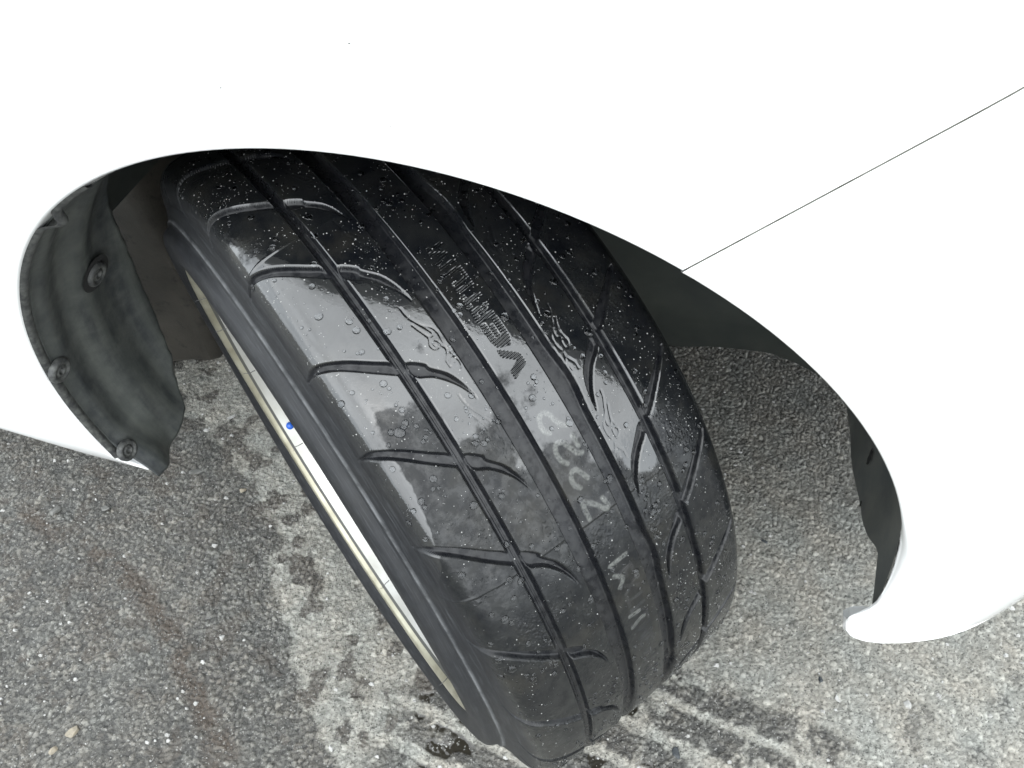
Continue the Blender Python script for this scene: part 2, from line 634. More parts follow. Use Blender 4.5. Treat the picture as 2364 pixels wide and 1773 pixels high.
SEAM = (0.206, 0.676)


def arch_pts():
    pts = [(-0.297, 0.2415), (-0.304, 0.247), (-0.312, 0.254)]
    a0 = math.atan2(0.262 - AZ, -0.319 - AX)      # about -168 deg
    a0 = a0 if a0 > 0 else a0 + 2 * math.pi
    a1 = R(4)
    n = 120
    for i in range(n + 1):
        a = a0 + (a1 - a0) * i / n
        pts.append((AX + AR * math.cos(a), AZ + AR * math.sin(a)))
    pts += [(0.4165, 0.352), (0.4125, 0.340), (0.4085, 0.330)]
    return pts


ARCH = arch_pts()


def body_panel(name, A, B, bottom_row=None, bottom_first=True, mat=M_PAINT, inset=0.0):
    """A: arch edge points, B: matching outer boundary points (x,z)"""
    n = len(A)
    sv = np.concatenate([np.linspace(0, 0.3, 16)[:-1], np.linspace(.3, 1, 18)])
    prof0 = [(-0.0034, 0.0130), (-0.0026, 0.0100), (-0.0004, 0.0045), (0.0005, 0.0020), (0.0017, 0.0006), (0.0036, 0.0)]
    V = []
    for i in range(n):
        ax, az = A[i]
        nx, nz = ax - AX, az - AZ
        L = math.hypot(nx, nz)
        nx, nz = nx / L, nz / L
        ax, az = ax + nx * inset, az + nz * inset
        big = 1 + 3.0 * float(sstep(0.50, 0.42, az)) * (ax > 0.2) * float(1 - sstep(.40, .345, az))
        fl = min(1.0, 0.12 + i / 14.0) if bottom_first else min(1.0, .04 + (n - 1 - i) / 12.0)
        dn_ = float(sstep(.56, .66, az))
        prof = [((p_[0] * big if p_[0] > 0 else p_[0] * dn_) * fl, p_[1] * (big if p_[1] < .005 else 1) * fl) for p_ in prof0]
        for dn, dy in prof:
            x, z = ax + nx * dn, az + nz * dn
            V.append((x, Ybody(x, z) + dy, z))
        sx, sz = ax + nx * prof[-1][0], az + nz * prof[-1][0]
        for s in sv[1:]:
            x = sx + (B[i][0] - sx) * s
            z = sz + (B[i][1] - sz) * s
            if bottom_row is not None:
                k_ = i if bottom_first else n - 1 - i
                wgt = math.exp(-(k_ / 5.0) ** 2)
                if wgt > 0.003:
                    i0 = 0 if bottom_first else n - 1
                    a0x, a0z = A[i0]
                    lx = a0x + (B[i0][0] - a0x) * s
                    lz = a0z + (B[i0][1] - a0z) * s
                    bxp = [p[0] for p in bottom_row]
                    t = s * (len(bottom_row) - 1)
                    j = min(int(t), len(bottom_row) - 2)
                    fr = t - j
                    cx = bottom_row[j][0] * (1 - fr) + bottom_row[j + 1][0] * fr
                    cz = bottom_row[j][1] * (1 - fr) + bottom_row[j + 1][1] * fr
                    x += (cx - lx) * wgt
                    z += (cz - lz) * wgt
            V.append((x, Ybody(x, z), z))
    nv = len(prof0) + len(sv) - 1
    F = grid_faces(n, nv).tolist()
    # rolled lower edge
    if bottom_row is not None:
        row = 0 if bottom_first else n - 1
        base = row * nv
        pr = [base + j for j in range(nv)]
        last = pr
        for dy, dz in ((0.0015, -0.0035), (0.006, -0.0065), (0.014, -0.0075), (0.035, -0.006)):
            cur = []
            for j in pr:
                x, y, z = V[j]
                cur.append(len(V))
                rf = min(1.0, max(0.06, (j - base - 2) / 14.0)) if bottom_first else (0.07 if j - base < 4 else 0.25 + .75 * min(1.0, max(0, j - base - 3) / 8.0))
                rdy = rf * (1.0 if bottom_first else min(1.0, max(0.03, (j - base - 5) / 16.0)))
                V.append((x, y + dy * rdy, z + dz * rf))
            for j in range(nv - 1):
                F.append((last[j], last[j + 1], cur[j + 1], cur[j]))
            last = cur
    o = new_mesh(name, V, F, mat, car)
    return o


# split the arch at the panel seam
ang = [math.atan2(z - AZ, x - AX) % (2 * math.pi) for x, z in ARCH]
seam_a = math.atan2(SEAM[1] - AZ, SEAM[0] - AX)
iS = min(range(20, len(ARCH) - 4), key=lambda i: abs(ang[i] - seam_a))
ARCH[iS] = (AX + AR * math.cos(seam_a), AZ + AR * math.sin(seam_a))
Afen = ARCH[:iS + 1]
Abum = ARCH[iS:]
TOPZ = 0.88
seam_top = (0.206 + (TOPZ - 0.676) * 0.100 / 0.115, TOPZ)


def outer_fender(n):
    # from rear bottom up the rear edge then along the top to the seam
    path = [(-0.72, 0.235), (-0.72, 0.50), (-0.72, TOPZ), (-0.3, TOPZ), (0.1, TOPZ), seam_top]
    wts = [0.0, 0.20, 0.42, 0.66, 0.88, 1.0]
    out = []
    for i in range(n):
        t = i / (n - 1)
        j = max(k_ for k_ in range(len(wts) - 1) if wts[k_] <= t + 1e-9)
        f = (t - wts[j]) / (wts[j + 1] - wts[j])
        out.append((path[j][0] * (1 - f) + path[j + 1][0] * f, path[j][1] * (1 - f) + path[j + 1][1] * f))
    return out


def outer_bumper(n):
    path = [seam_top, (0.55, 0.80), (0.80, 0.62), (0.84, 0.42), (0.80, 0.22)]
    wts = [0.0, 0.3, 0.6, 0.8, 1.0]
    out = []
    for i in range(n):
        t = i / (n - 1)
        j = max(k_ for k_ in range(len(wts) - 1) if wts[k_] <= t + 1e-9)
        f = (t - wts[j]) / (wts[j + 1] - wts[j])
        out.append((path[j][0] * (1 - f) + path[j + 1][0] * f, path[j][1] * (1 - f) + path[j + 1][1] * f))
    return out


bot_rear = [(-0.297, 0.2415), (-0.340, 0.2280), (-0.382, 0.2480), (-0.427, 0.2620), (-0.473, 0.2700), (-0.60, 0.26), (-0.72, 0.235)]
Bf = outer_fender(len(Afen))
fender = body_panel('fender', Afen, Bf, bot_rear, True)
Bb = outer_bumper(len(Abum))
bot_front = [(0.4085, 0.330), (0.4098, 0.317), (0.4145, 0.303), (0.424, 0.291), (0.442, 0.2845), (0.480, 0.290), (0.510, 0.286), (0.540, 0.276), (0.575, 0.272), (0.62, 0.262), (0.70, 0.24), (0.80, 0.22)]


def shift_seam(A, B):
    # 1 mm shut line between fender and bumper
    d = Vector((seam_top[0] - SEAM[0], seam_top[1] - SEAM[1])).normalized()
    nx, nz = d.y, -d.x
    A[0] = (A[0][0] + nx * .0007, A[0][1] + nz * .0007)
    B[0] = (B[0][0] + nx * .0007, B[0][1] + nz * .0007)


Abum = list(Abum)
shift_seam(Abum, Bb)
bumper = body_panel('bumper', Abum, Bb, bot_front, False, inset=-0.0012)


def seam_strip():
    # folded-in edge of the fender behind the shut line
    V, F = [], []
    for i in range(21):
        t = i / 20
        x = SEAM[0] + (seam_top[0] - SEAM[0]) * t
        z = SEAM[1] + (seam_top[1] - SEAM[1]) * t
        y = Ybody(x, z)
        V += [(x - .003, y + .0025, z), (x + .006, y + .0025, z)]
        if i:
            F.append((2 * i - 2, 2 * i - 1, 2 * i + 1, 2 * i))
    return new_mesh('seam_flange', V, F, M_FLANGE, fender)


seam_strip()
rs = random.Random(77)
V, F = [], []
for i in range(34):
    x, z = rs.uniform(-.36, .12), rs.uniform(.45, .78)
    if math.hypot(x - AX, z - AZ) < AR + .012:
        continue
    y = Ybody(x, z)
    sz_ = rs.uniform(.00025, .0006)
    st_ = rs.uniform(.6, 2.2)
    a0 = rs.uniform(-.6, .6)
    b = len(V)
    for kq in range(7):
        a = 2 * math.pi * kq / 7
        u_, v_ = sz_ * st_ * math.cos(a) * rs.uniform(.7, 1.2), sz_ * .6 * math.sin(a) * rs.uniform(.7, 1.2)
        V.append((x + u_ * math.cos(a0) - v_ * math.sin(a0), y - .0001, z + u_ * math.sin(a0) + v_ * math.cos(a0)))
    V.append((x, y - .0005, z))
    F += [(b + kq, b + (kq + 1) % 7, b + 7) for kq in range(7)]
od = new_mesh('dirt_specks', V, F, M_CLIP, fender)
od['kind'] = 'stuff'

V = []
for (x, z) in Bb:
    y0 = Ybody(x, z) + .001
    for j in range(7):
        t = j / 6
        V.append((x + .03 * math.sin(t * math.pi / 2), y0 + (0.78 - y0) * t, z + .02 * math.sin(t * math.pi / 2)))
new_mesh('bumper_front', V, grid_faces(len(Bb), 7).tolist(), M_PAINT, bumper)
# hood and door beyond the frame, so the body goes on
V, F = [], []
NX = 24
for i in range(NX + 1):
    x = -0.72 + (1.20) * i / NX
    xx = min(x, seam_top[0] - .002) if i < NX else seam_top[0] - .002
    for j in range(9):
        t = j / 8
        y0 = Ybody(xx, TOPZ) + .004
        V.append((xx, y0 + (0.78 - y0) * t, TOPZ + 0.003 + 0.09 * math.sin(t * math.pi / 2)))
new_mesh('hood', V, grid_faces(NX + 1, 9).tolist(), M_PAINT, car)
V = []
for i in range(13):
    x = -0.724 - 1.0 * i / 12
    for j in range(15):
        z = 0.235 + (TOPZ - .235) * j / 14
        V.append((x, Ybody(x, z), z))
new_mesh('door', V, grid_faces(13, 15).tolist(), M_PAINT, car)

# ------------------------------------------------------------------ inner wheel arch
def cyl_pt(a, r, y):
    return (AX + r * math.cos(a), y, AZ + r * math.sin(a))


def rear_liner():
    # edge line: (z, y_inner)
    zs = [0.205, 0.215, 0.235, 0.262, 0.285, 0.355, 0.420, 0.465, 0.545, 0.60]
    ys = [-0.012, 0.013, 0.026, 0.036, 0.047, 0.062, 0.060, 0.052, 0.030, 0.020]
    a_lo, a_hi = R(198.5), R(128)
    V = []
    NA, NY = 110, 60
    for i in range(NA + 1):
        a = a_lo + (a_hi - a_lo) * i / NA
        z = AZ + 0.372 * math.sin(a)
        yi = float(np.interp(z, zs, ys)) + .0006 * math.sin(i * .9)
        y0 = YF + 0.011
        for j in range(NY + 1):
            t = j / NY
            y = y0 + (yi - y0) * t
            r = 0.372 + 0.0028 * math.cos((y - YF + .01) * 2 * math.pi / 0.058) * sstep(0, .15, t) + 0.0006 * math.sin(y * 170 + a * 3)
            # pressed dish near the lower clips
            zz = AZ + r * math.sin(a)
            r += 0.0015 * math.exp(-(((y + 0.068) / 0.012) ** 2)) * sstep(0.46, .38, zz)
            r += 0.010 * sstep(0.93, 1.0, t)
            # rounded lower end
            r -= 0.019 * sstep(R(187), R(197), a) * sstep(.55, .15, t)
            dz = 0.012 * sstep(.55, 1, t) * (1 - i / NA) ** 8 + 0.004 * sstep(.35, 0, t) * (1 - i / NA) ** 8
            p = cyl_pt(a, r, y)
            V.append((p[0], p[1], p[2] + dz))
    o = new_mesh('wheel_arch_liner', V, grid_faces(NA + 1, NY + 1), M_LINER, car) if False else \
        new_mesh('wheel_arch_liner', V, np.array(grid_faces(NA + 1, NY + 1)), M_LINER, car)
    so = o.modifiers.new('thickness', 'SOLIDIFY')
    so.thickness = 0.0025
    so.offset = 0
    return o


liner = rear_liner()


def clip_mesh(name, pos, rad, depth, mat, parent, ring=True):
    """pin clip: a flanged disc with a sunken centre, facing the wheel centre"""
    prof = [(1.0, -0.6), (1.0, 0.35), (0.93, 0.75), (0.80, 1.0), (0.66, 0.95), (0.60, 0.35), (0.50, 0.30), (0.44, 0.75), (0.30, 0.8), (0.24, 0.6), (0.20, -0.6), (0.0, -0.6)]
    V, F = [], []
    n = 28
    d = Vector((AX - pos[0], 0.0, AZ - pos[2])).normalized()
    ty = Vector((0, 1, 0))
    tx = ty.cross(d)
    for i in range(n):
        a = 2 * math.pi * i / n
        for (r, h) in prof:
            p = Vector(pos) + (tx * math.cos(a) + ty * math.sin(a)) * (r * rad) + d * (h * depth)
            V.append(p)
    return new_mesh(name, V, grid_faces(n, len(prof), True).tolist(), mat, parent)


clip_mesh('liner_clip', (-0.3155, -0.0775, 0.4078), 0.0125, 0.0035, M_CLIP, liner)
clip_mesh('liner_clip', (-0.3105, -0.0770, 0.2715), 0.0120, 0.0035, M_CLIP, liner)
c3 = clip_mesh('liner_clip', (-0.2980, -0.0030, 0.4635), 0.0125, 0.003, M_CLIP, liner)


def ring_patch(name, pos, r0, r1, mat, parent, off=0.0014, jag=0.0):
    V, F = [], []
    d = Vector((AX - pos[0], 0.0, AZ - pos[2])).normalized()
    ty = Vector((0, 1, 0))
    tx = ty.cross(d)
    n = 26
    for i in range(n):
        a = 2 * math.pi * i / n
        j = 1 + jag * math.sin(3 * a + 1) + jag * .6 * math.sin(5 * a)
        for r in (r0, r1 * j):
            V.append(Vector(pos) + (tx * math.cos(a) + ty * math.sin(a)) * r + d * off)
    return new_mesh(name, V, grid_faces(n, 2, True).tolist(), mat, parent)


ring_patch('clip_recess', (-0.2998, -0.0030, 0.4642), 0.0, 0.0190, M_HOLE, liner, 0.0012)


def front_liner():
    V = []
    NY = 30
    NA = 60
    for i in range(NA + 1):
        for j in range(NY + 1):
            t = j / NY
            y = YF + 0.010 + t * 0.245
            zb = float(np.interp(y, [-.08, -.055, -.037, -.01, .014, .06, .105, .16], [.329, .345, .356, .330, .314, .303, .293, .289]))
            a_lo = math.asin(max(-1, min(1, (zb - AZ) / .382)))
            a = a_lo + (R(70) - a_lo) * i / NA
            r = 0.3790 + 0.0012 * math.sin(y * 60) + 0.0010 * math.sin(y * 35 + a * 9)
            V.append(cyl_pt(a, r, y))
    o = new_mesh('wheel_arch_liner', V, grid_faces(NA + 1, NY + 1, flip=True), M_LINER, car)
    return o


fl = front_liner()
fl.data.materials.clear()
q = NT('liner_plastic_pale')  # paler grey than the rear liner, mottled
q.set('Base Color', q.mix(q.rng(q.noise(12, 6, 0.65), 0.35, 0.68, 0, 1), (0.060, 0.067, 0.066), (0.115, 0.118, 0.105)))
q.set('Roughness', 0.7)
fl.data.materials.append(q.m)


def arch_patch(name, a_c, y_c, ra, rb, r, mat, parent, seed=0):
    V = [cyl_pt(a_c, r, y_c)]
    F = []
    n = 22
    rr = random.Random(seed)
    for i in range(n):
        t = 2 * math.pi * i / n
        j = rr.uniform(.75, 1.15)
        V.append(cyl_pt(a_c + ra * j * math.sin(t) / r, r, y_c + rb * j * math.cos(t) + .35 * ra * math.sin(t)))
        F.append((0, 1 + i, 1 + (i + 1) % n))
    return new_mesh(name, V, F, mat, parent, smooth=False)


arch_patch('drain_hole', R(1.0), 0.066, 0.0085, 0.005, 0.3765, M_HOLE, fl, 3)
arch_patch('drain_hole', R(-2.6), 0.028, 0.0028, 0.003, 0.3765, M_HOLE, fl, 4)


def wheelhouse():
    V, F = [], []
    NA = 60
    yv = [-0.082, -0.070, -0.04, 0.0, 0.08, 0.16, 0.24, 0.34]
    for i in range(NA + 1):
        a = R(12) + R(150) * i / NA
        for y in yv:
            V.append(cyl_pt(a, float(np.interp(y, [-.082, -.07, -.04, 0, .3, .34], [.3765, .380, .392, .402, .402, .432])), y))
    F = grid_faces(NA + 1, len(yv)).tolist()
    return new_mesh('wheelhouse', V, F, M_HOUSE, car)


wh = wheelhouse()


def wall(name, pts, mat, parent, zt=0.74, thick=0.004):
    """pts: list of (x, y, z_bottom); vertical sheet up to zt"""
    V, F = [], []
    n = len(pts)
    for i, (x, y, zb) in enumerate(pts):
        for kk in range(8):
            t = kk / 7
            V.append((x, y + 0.004 * math.sin(t * 9), zb + (zt - zb) * t))
    F = grid_faces(n, 8).tolist()
    o = new_mesh(name, V, F, mat, parent)
    so = o.modifiers.new('thickness', 'SOLIDIFY')
    so.thickness = thick
    return o


pl = []
for x, zb in [(0.02, .235), (0.10, 0.225), (0.168, 0.217), (0.236, 0.212), (0.282, 0.226), (0.339, 0.234), (0.352, 0.233), (0.378, 0.227), (0.396, 0.219), (0.44, 0.20)]:
    pl.append((x, 0.27, zb))
wall('splash_panel', pl, M_HOUSE, car)
wall('inner_panel', [(-0.36, 0.345, 0.22), (-0.2, 0.345, 0.22), (0.0, 0.345, 0.23), (0.02, 0.27, 0.235)], M_HOUSE, car)
fr = wall('frame_rail', [(-0.52, 0.118, 0.150), (-0.44, 0.128, 0.134), (-0.40, 0.131, 0.148), (-0.368, 0.130, 0.158), (-0.356, 0.136, 0.160), (-0.354, 0.16, 0.16), (-0.352, 0.36, 0.16)], M_FRAME, car, zt=0.70)

def slab(name, pts, mat):
    n = len(pts)
    V = [(x, y, z) for x, y, z in pts] + [(x, y, z + .004) for x, y, z in pts]
    F = [tuple(range(n))[::-1], tuple(range(n, 2 * n))] + [(i, (i + 1) % n, n + (i + 1) % n, n + i) for i in range(n)]
    return new_mesh(name, V, F, mat, car, smooth=False)


slab('underbody', [(-2.6, 0.10, .17), (-0.53, 0.10, .17), (-0.53, 0.375, .17), (-0.35, 0.375, .19), (0.03, 0.36, .24), (0.03, 0.30, .24), (0.53, 0.30, .23),
                   (0.53, 0.09, .20), (0.62, 0.10, .20), (0.78, 0.36, .20), (0.86, 0.8, .20), (0.78, 1.24, .20), (0.44, 1.6, .20), (-2.6, 1.6, .17)], M_HOUSE)
# rubber wrap of the fender lip: the small folded tab at the rear
def lip_tab():
    V, F = [], []
    n = 90
    for i in range(n + 1):
        a = R(191) + (R(122) - R(191)) * i / n
        t = i / n
        wdt = 0.006 if t < .85 else 0.004
        notch = math.exp(-((t - .861) / .02) ** 2)
        rr = AR - 0.0025 - 0.008 * notch
        for j, (dr, dy) in enumerate(((0.003, .003), (0.0, .0045), (-0.001, .007), (-0.001, .009), (0.0012, .009 + wdt * .6))):
            V.append(cyl_pt(a, rr + dr, YF + dy + .004 * notch))
    o = new_mesh('lip_seal', V, grid_faces(n + 1, 5).tolist(), M_CLIP, car)
    return o


lip_tab()

# ------------------------------------------------------------------ wheel
PSI, CAMB = 0.66183, 0.047575
RT = 0.32
wheel = bpy.data.objects.new('wheel', None)
COL.objects.link(wheel)
wheel.parent = car
wheel.location = (0, 0, RT)
wheel.rotation_euler = (CAMB, 0, -PSI)
wheel.rotation_mode = 'XYZ'

KTH = [R(v) for v in (103.2, 90.2, 78.1, 64.9, 53.66, 41.2, 26.6, 12.56, -1.0, -14.0)]
GTH = [R(v) for v in (96.0, 83.3, 70.9, 58.32, 46.94, 34.68, 20.26, 6.5, -7.0, -20.)]
KG = [72, 68, 70, 68, 65, 72, 80, 78, 75, 72]

SLOT_OUT = smooth_line([(33.3, 99.4), (33.6, 95.1), (31.2, 90.0), (24.8, 79.3), (14.0, 65.0), (7.0, 56.2), (-1.8, 55.5), (3.6, 63.5), (11.5, 73.2), (20.2, 83.6), (26.8, 93.5), (31.2, 98.7)], 3, True)
SLOT_IN = smooth_line([(3.4, 50.2), (-3.2, 41.0), (-7.0, 39.7), (-15.4, 32.4), (-25.2, 28.1), (-35.4, 26.0), (-43.0, 25.8), (-36.5, 26.9), (-28.0, 30.0), (-21.0, 34.2), (-13.0, 41.2), (-6.8, 50.5)], 3, True)
SLOT_RU = smooth_line([(3.2, -65.5), (16.0, -81.0), (28.3, -96.7), (27.8, -100.7), (13.0, -86.7), (-5.0, -66.6)], 3, True)
SLOT_RL = smooth_line([(-3.9, -57.5), (-13.4, -47.4), (-22.6, -39.9), (-34.0, -36.2), (-48.0, -35.0), (-34.0, -40.3), (-21.5, -48.6), (-12.3, -58.8)], 3, True)
F_L = [[(33.9, 34.3), (29.5, 34.2), (24.5, 33.1), (18.1, 29.7), (13.2, 25.4), (8.1, 24.1), (3.4, 24.8), (-2.6, 25.5), (-6.6, 27.3), (-8.8, 29.4), (-13.4, 29.2)],
       [(20.9, 34.3), (17.4, 33.2), (12.8, 31.6), (8.5, 30.6), (4.6, 32.4), (1.2, 31.5), (0.8, 28.7), (2.0, 28.3)],
       [(24.5, 33.1), (18.4, 30.3), (14.4, 28.4), (10.6, 27.0), (9.1, 28.0), (9.6, 30.0), (12.8, 31.6)],
       [(0.7, 28.4), (2.4, 30.0), (5.6, 30.6), (6.4, 29.0), (4.5, 27.1), (-0.0, 26.2), (-2.9, 25.0)],
       [(-2.9, 25.0), (-4.7, 22.9), (-8.9, 22.2), (-8.6, 23.4), (-4.7, 24.6)],
       [(-10.9, 28.4), (-8.2, 27.1), (-7.8, 24.6), (-11.0, 23.0), (-15.2, 23.0), (-17.1, 24.2)]]
F_R = [[(27.6, -44.1), (22.8, -43.3), (18.1, -41.1), (13.9, -39.3), (9.2, -35.0), (5.9, -33.8), (1.1, -34.0), (-2.2, -35.0)],
       [(17.7, -43.9), (13.5, -42.1), (7.6, -40.8), (2.1, -42.1), (-1.5, -41.5), (-3.1, -39.1), (-1.5, -38.1), (2.4, -38.4), (3.7, -39.6), (1.6, -41.8)],
       [(12.1, -37.9), (7.4, -36.9), (5.6, -38.1), (6.3, -39.6), (13.5, -42.1)],
       [(-5.3, -35.6), (-9.1, -34.1), (-11.4, -32.4)],
       [(-6.3, -35.0), (-10.0, -36.7), (-13.4, -38.6), (-17.5, -38.6)],
       [(-16.0, -34.2), (-12.3, -33.9), (-15.5, -32.4), (-21.1, -32.4), (-19.3, -33.9)]]
F_L = [smooth_line(p, 3) for p in F_L]
F_R = [smooth_line(p, 3) for p in F_R]

# hatched block letters on the centre rib, (arc mm, axial mm); tops face the wheel's outside
def letter_polys():
    P = []
    bar = lambda *p: P.append(list(p))
    # V
    bar((343.8, -1.0), (335.6, -11.9), (330.0, -12.4), (338.9, -1.2))
    bar((329.0, -1.0), (323.5, -0.8), (328.6, -12.2), (334.4, -12.2))
    # E
    bar((350.5, -1.0), (345.0, -2.4), (343.0, -10.5), (348.0, -12.6), (351.0, -11.5), (349.5, -6.0))
    bar((361.5, -1.0), (350.5, -1.0), (350.0, -3.8), (361.0, -3.8))
    bar((358.5, -5.3), (350.0, -5.3), (350.0, -7.6), (358.5, -7.6))
    bar((361.8, -12.8), (350.0, -12.6), (350.0, -10.0), (361.6, -10.0))

    def rect(u0, u1, a0, a1):
        bar((u0, a0), (u1, a0), (u1, a1), (u0, a1))
    # R
    rect(363.5, 366.0, -12.4, -0.8); rect(366.0, 371.5, -3.4, -0.8); rect(366.0, 371.5, -8.0, -5.6)
    rect(369.3, 371.8, -6.2, -1.8); bar((366.3, -8.0), (369.0, -8.0), (372.4, -12.4), (369.6, -12.4))
    # T
    rect(373.4, 383.0, -3.4, -0.8); rect(376.9, 379.6, -12.4, -3.4)
    # I
    rect(385.0, 388.0, -12.4, -0.8)
    # U
    rect(390.2, 392.8, -11.0, -0.8); rect(398.2, 400.8, -11.0, -0.8); rect(391.0, 400.0, -12.8, -10.2)
    # M
    rect(403.4, 406.2, -12.4, -0.8); rect(417.8, 420.6, -12.4, -0.8)
    bar((406.0, -0.8), (409.0, -0.8), (413.4, -9.0), (411.4, -11.4))
    bar((418.0, -0.8), (415.0, -0.8), (410.6, -9.0), (412.6, -11.4))
    return P


LOW = [  # thin faint capitals lower down the rib
    [(178, -1), (178, -12)], [(178, -1), (171, -1)], [(178, -6.5), (172, -6.5)], [(178, -12), (171, -12)],
    [(167, -1), (159, -12)], [(159, -1), (167, -12)],
    [(156, -1), (147, -1)], [(151.5, -1), (151.5, -12)],
    [(143, -12), (143, -1), (137, -1), (136, -3.5), (137, -6), (143, -6)], [(139, -6), (135.5, -12)],
    [(132, -1), (125, -1)], [(132, -1), (132, -12), (125, -12)], [(132, -6.5), (126, -6.5)],
    [(121, -12), (121, -1), (115.5, -9), (110, -1), (110, -12)],
    [(106, -1), (99, -1)], [(106, -1), (106, -12), (99, -12)], [(106, -6.5), (100, -6.5)],
    [(94, -12), (90, -1), (85, -12)], [(92.5, -8), (86.8, -8)],
    [(80, -12), (80, -1), (72, -12), (72, -1)], [(67, -1), (58, -1)], [(62.5, -1), (62.5, -12)]]
CHALK = [  # handwritten 2 2 2 Z and rubbed strokes
    [(285.4, -1.0), (288.2, 1.4), (292.3, 1.7), (296.0, 0.4), (297.5, -2.9), (295.6, -6.0), (291.2, -7.4), (286.1, -9.8), (283.6, -13.3)],
    [(263.6, -1.3), (267.4, 1.4), (272.8, 1.7), (276.9, 0.0), (277.3, -3.1), (275.4, -5.5), (270.7, -7.7), (266.0, -9.9), (264.0, -13.0)],
    [(276.1, -12.7), (268.9, -13.1)],
    [(246.0, -1.5), (249.2, 1.1), (253.8, 1.1), (257.5, -1.4), (257.0, -4.7), (253.6, -6.4), (248.6, -8.7)],
    [(225.0, 2.3), (233.5, 2.3), (236.9, 1.3), (231.0, -5.2), (223.8, -10.5), (225.6, -12.9), (231.6, -11.4)],
    [(187.0, 3.1), (187.4, -10.5)], [(167.4, 2.1), (172.8, -2.4), (178.3, 3.2)], [(138.9, 2.4), (137.8, -5.3)], [(127.2, 2.8), (130.1, -4.2), (129.9, -7.8)]]

PROFILE = [(0.1100, 0.2370), (0.1135, 0.2395), (0.1172, 0.2450), (0.1191, 0.2520), (0.1193, 0.2590), (0.1178, 0.2650), (0.1142, 0.2695), (0.1090, 0.2725),
           (0.1070, 0.2742), (0.1066, 0.2760), (0.1046, 0.2776), (0.1036, 0.2800), (0.1026, 0.2825), (0.1010, 0.2865), (0.0990, 0.2905), (0.0983, 0.2955), (0.0970, 0.3012), (0.0945, 0.3068),
           (0.0905, 0.3112), (0.0850, 0.3143), (0.0770, 0.3165), (0.0680, 0.3178), (0.0535, 0.3187), (0.0360, 0.3194), (0.0150, 0.3199), (-0.0050, 0.3200),
           (-0.0250, 0.3198), (-0.0450, 0.3192), (-0.0620, 0.3184), (-0.0780, 0.3172), (-0.0900, 0.3160), (-0.0980, 0.3147), (-0.1035, 0.3120), (-0.1080, 0.3070),
           (-0.1120, 0.2990), (-0.1160, 0.2880), (-0.1190, 0.2740), (-0.1192, 0.2580), (-0.1160, 0.2450), (-0.1120, 0.2360)]


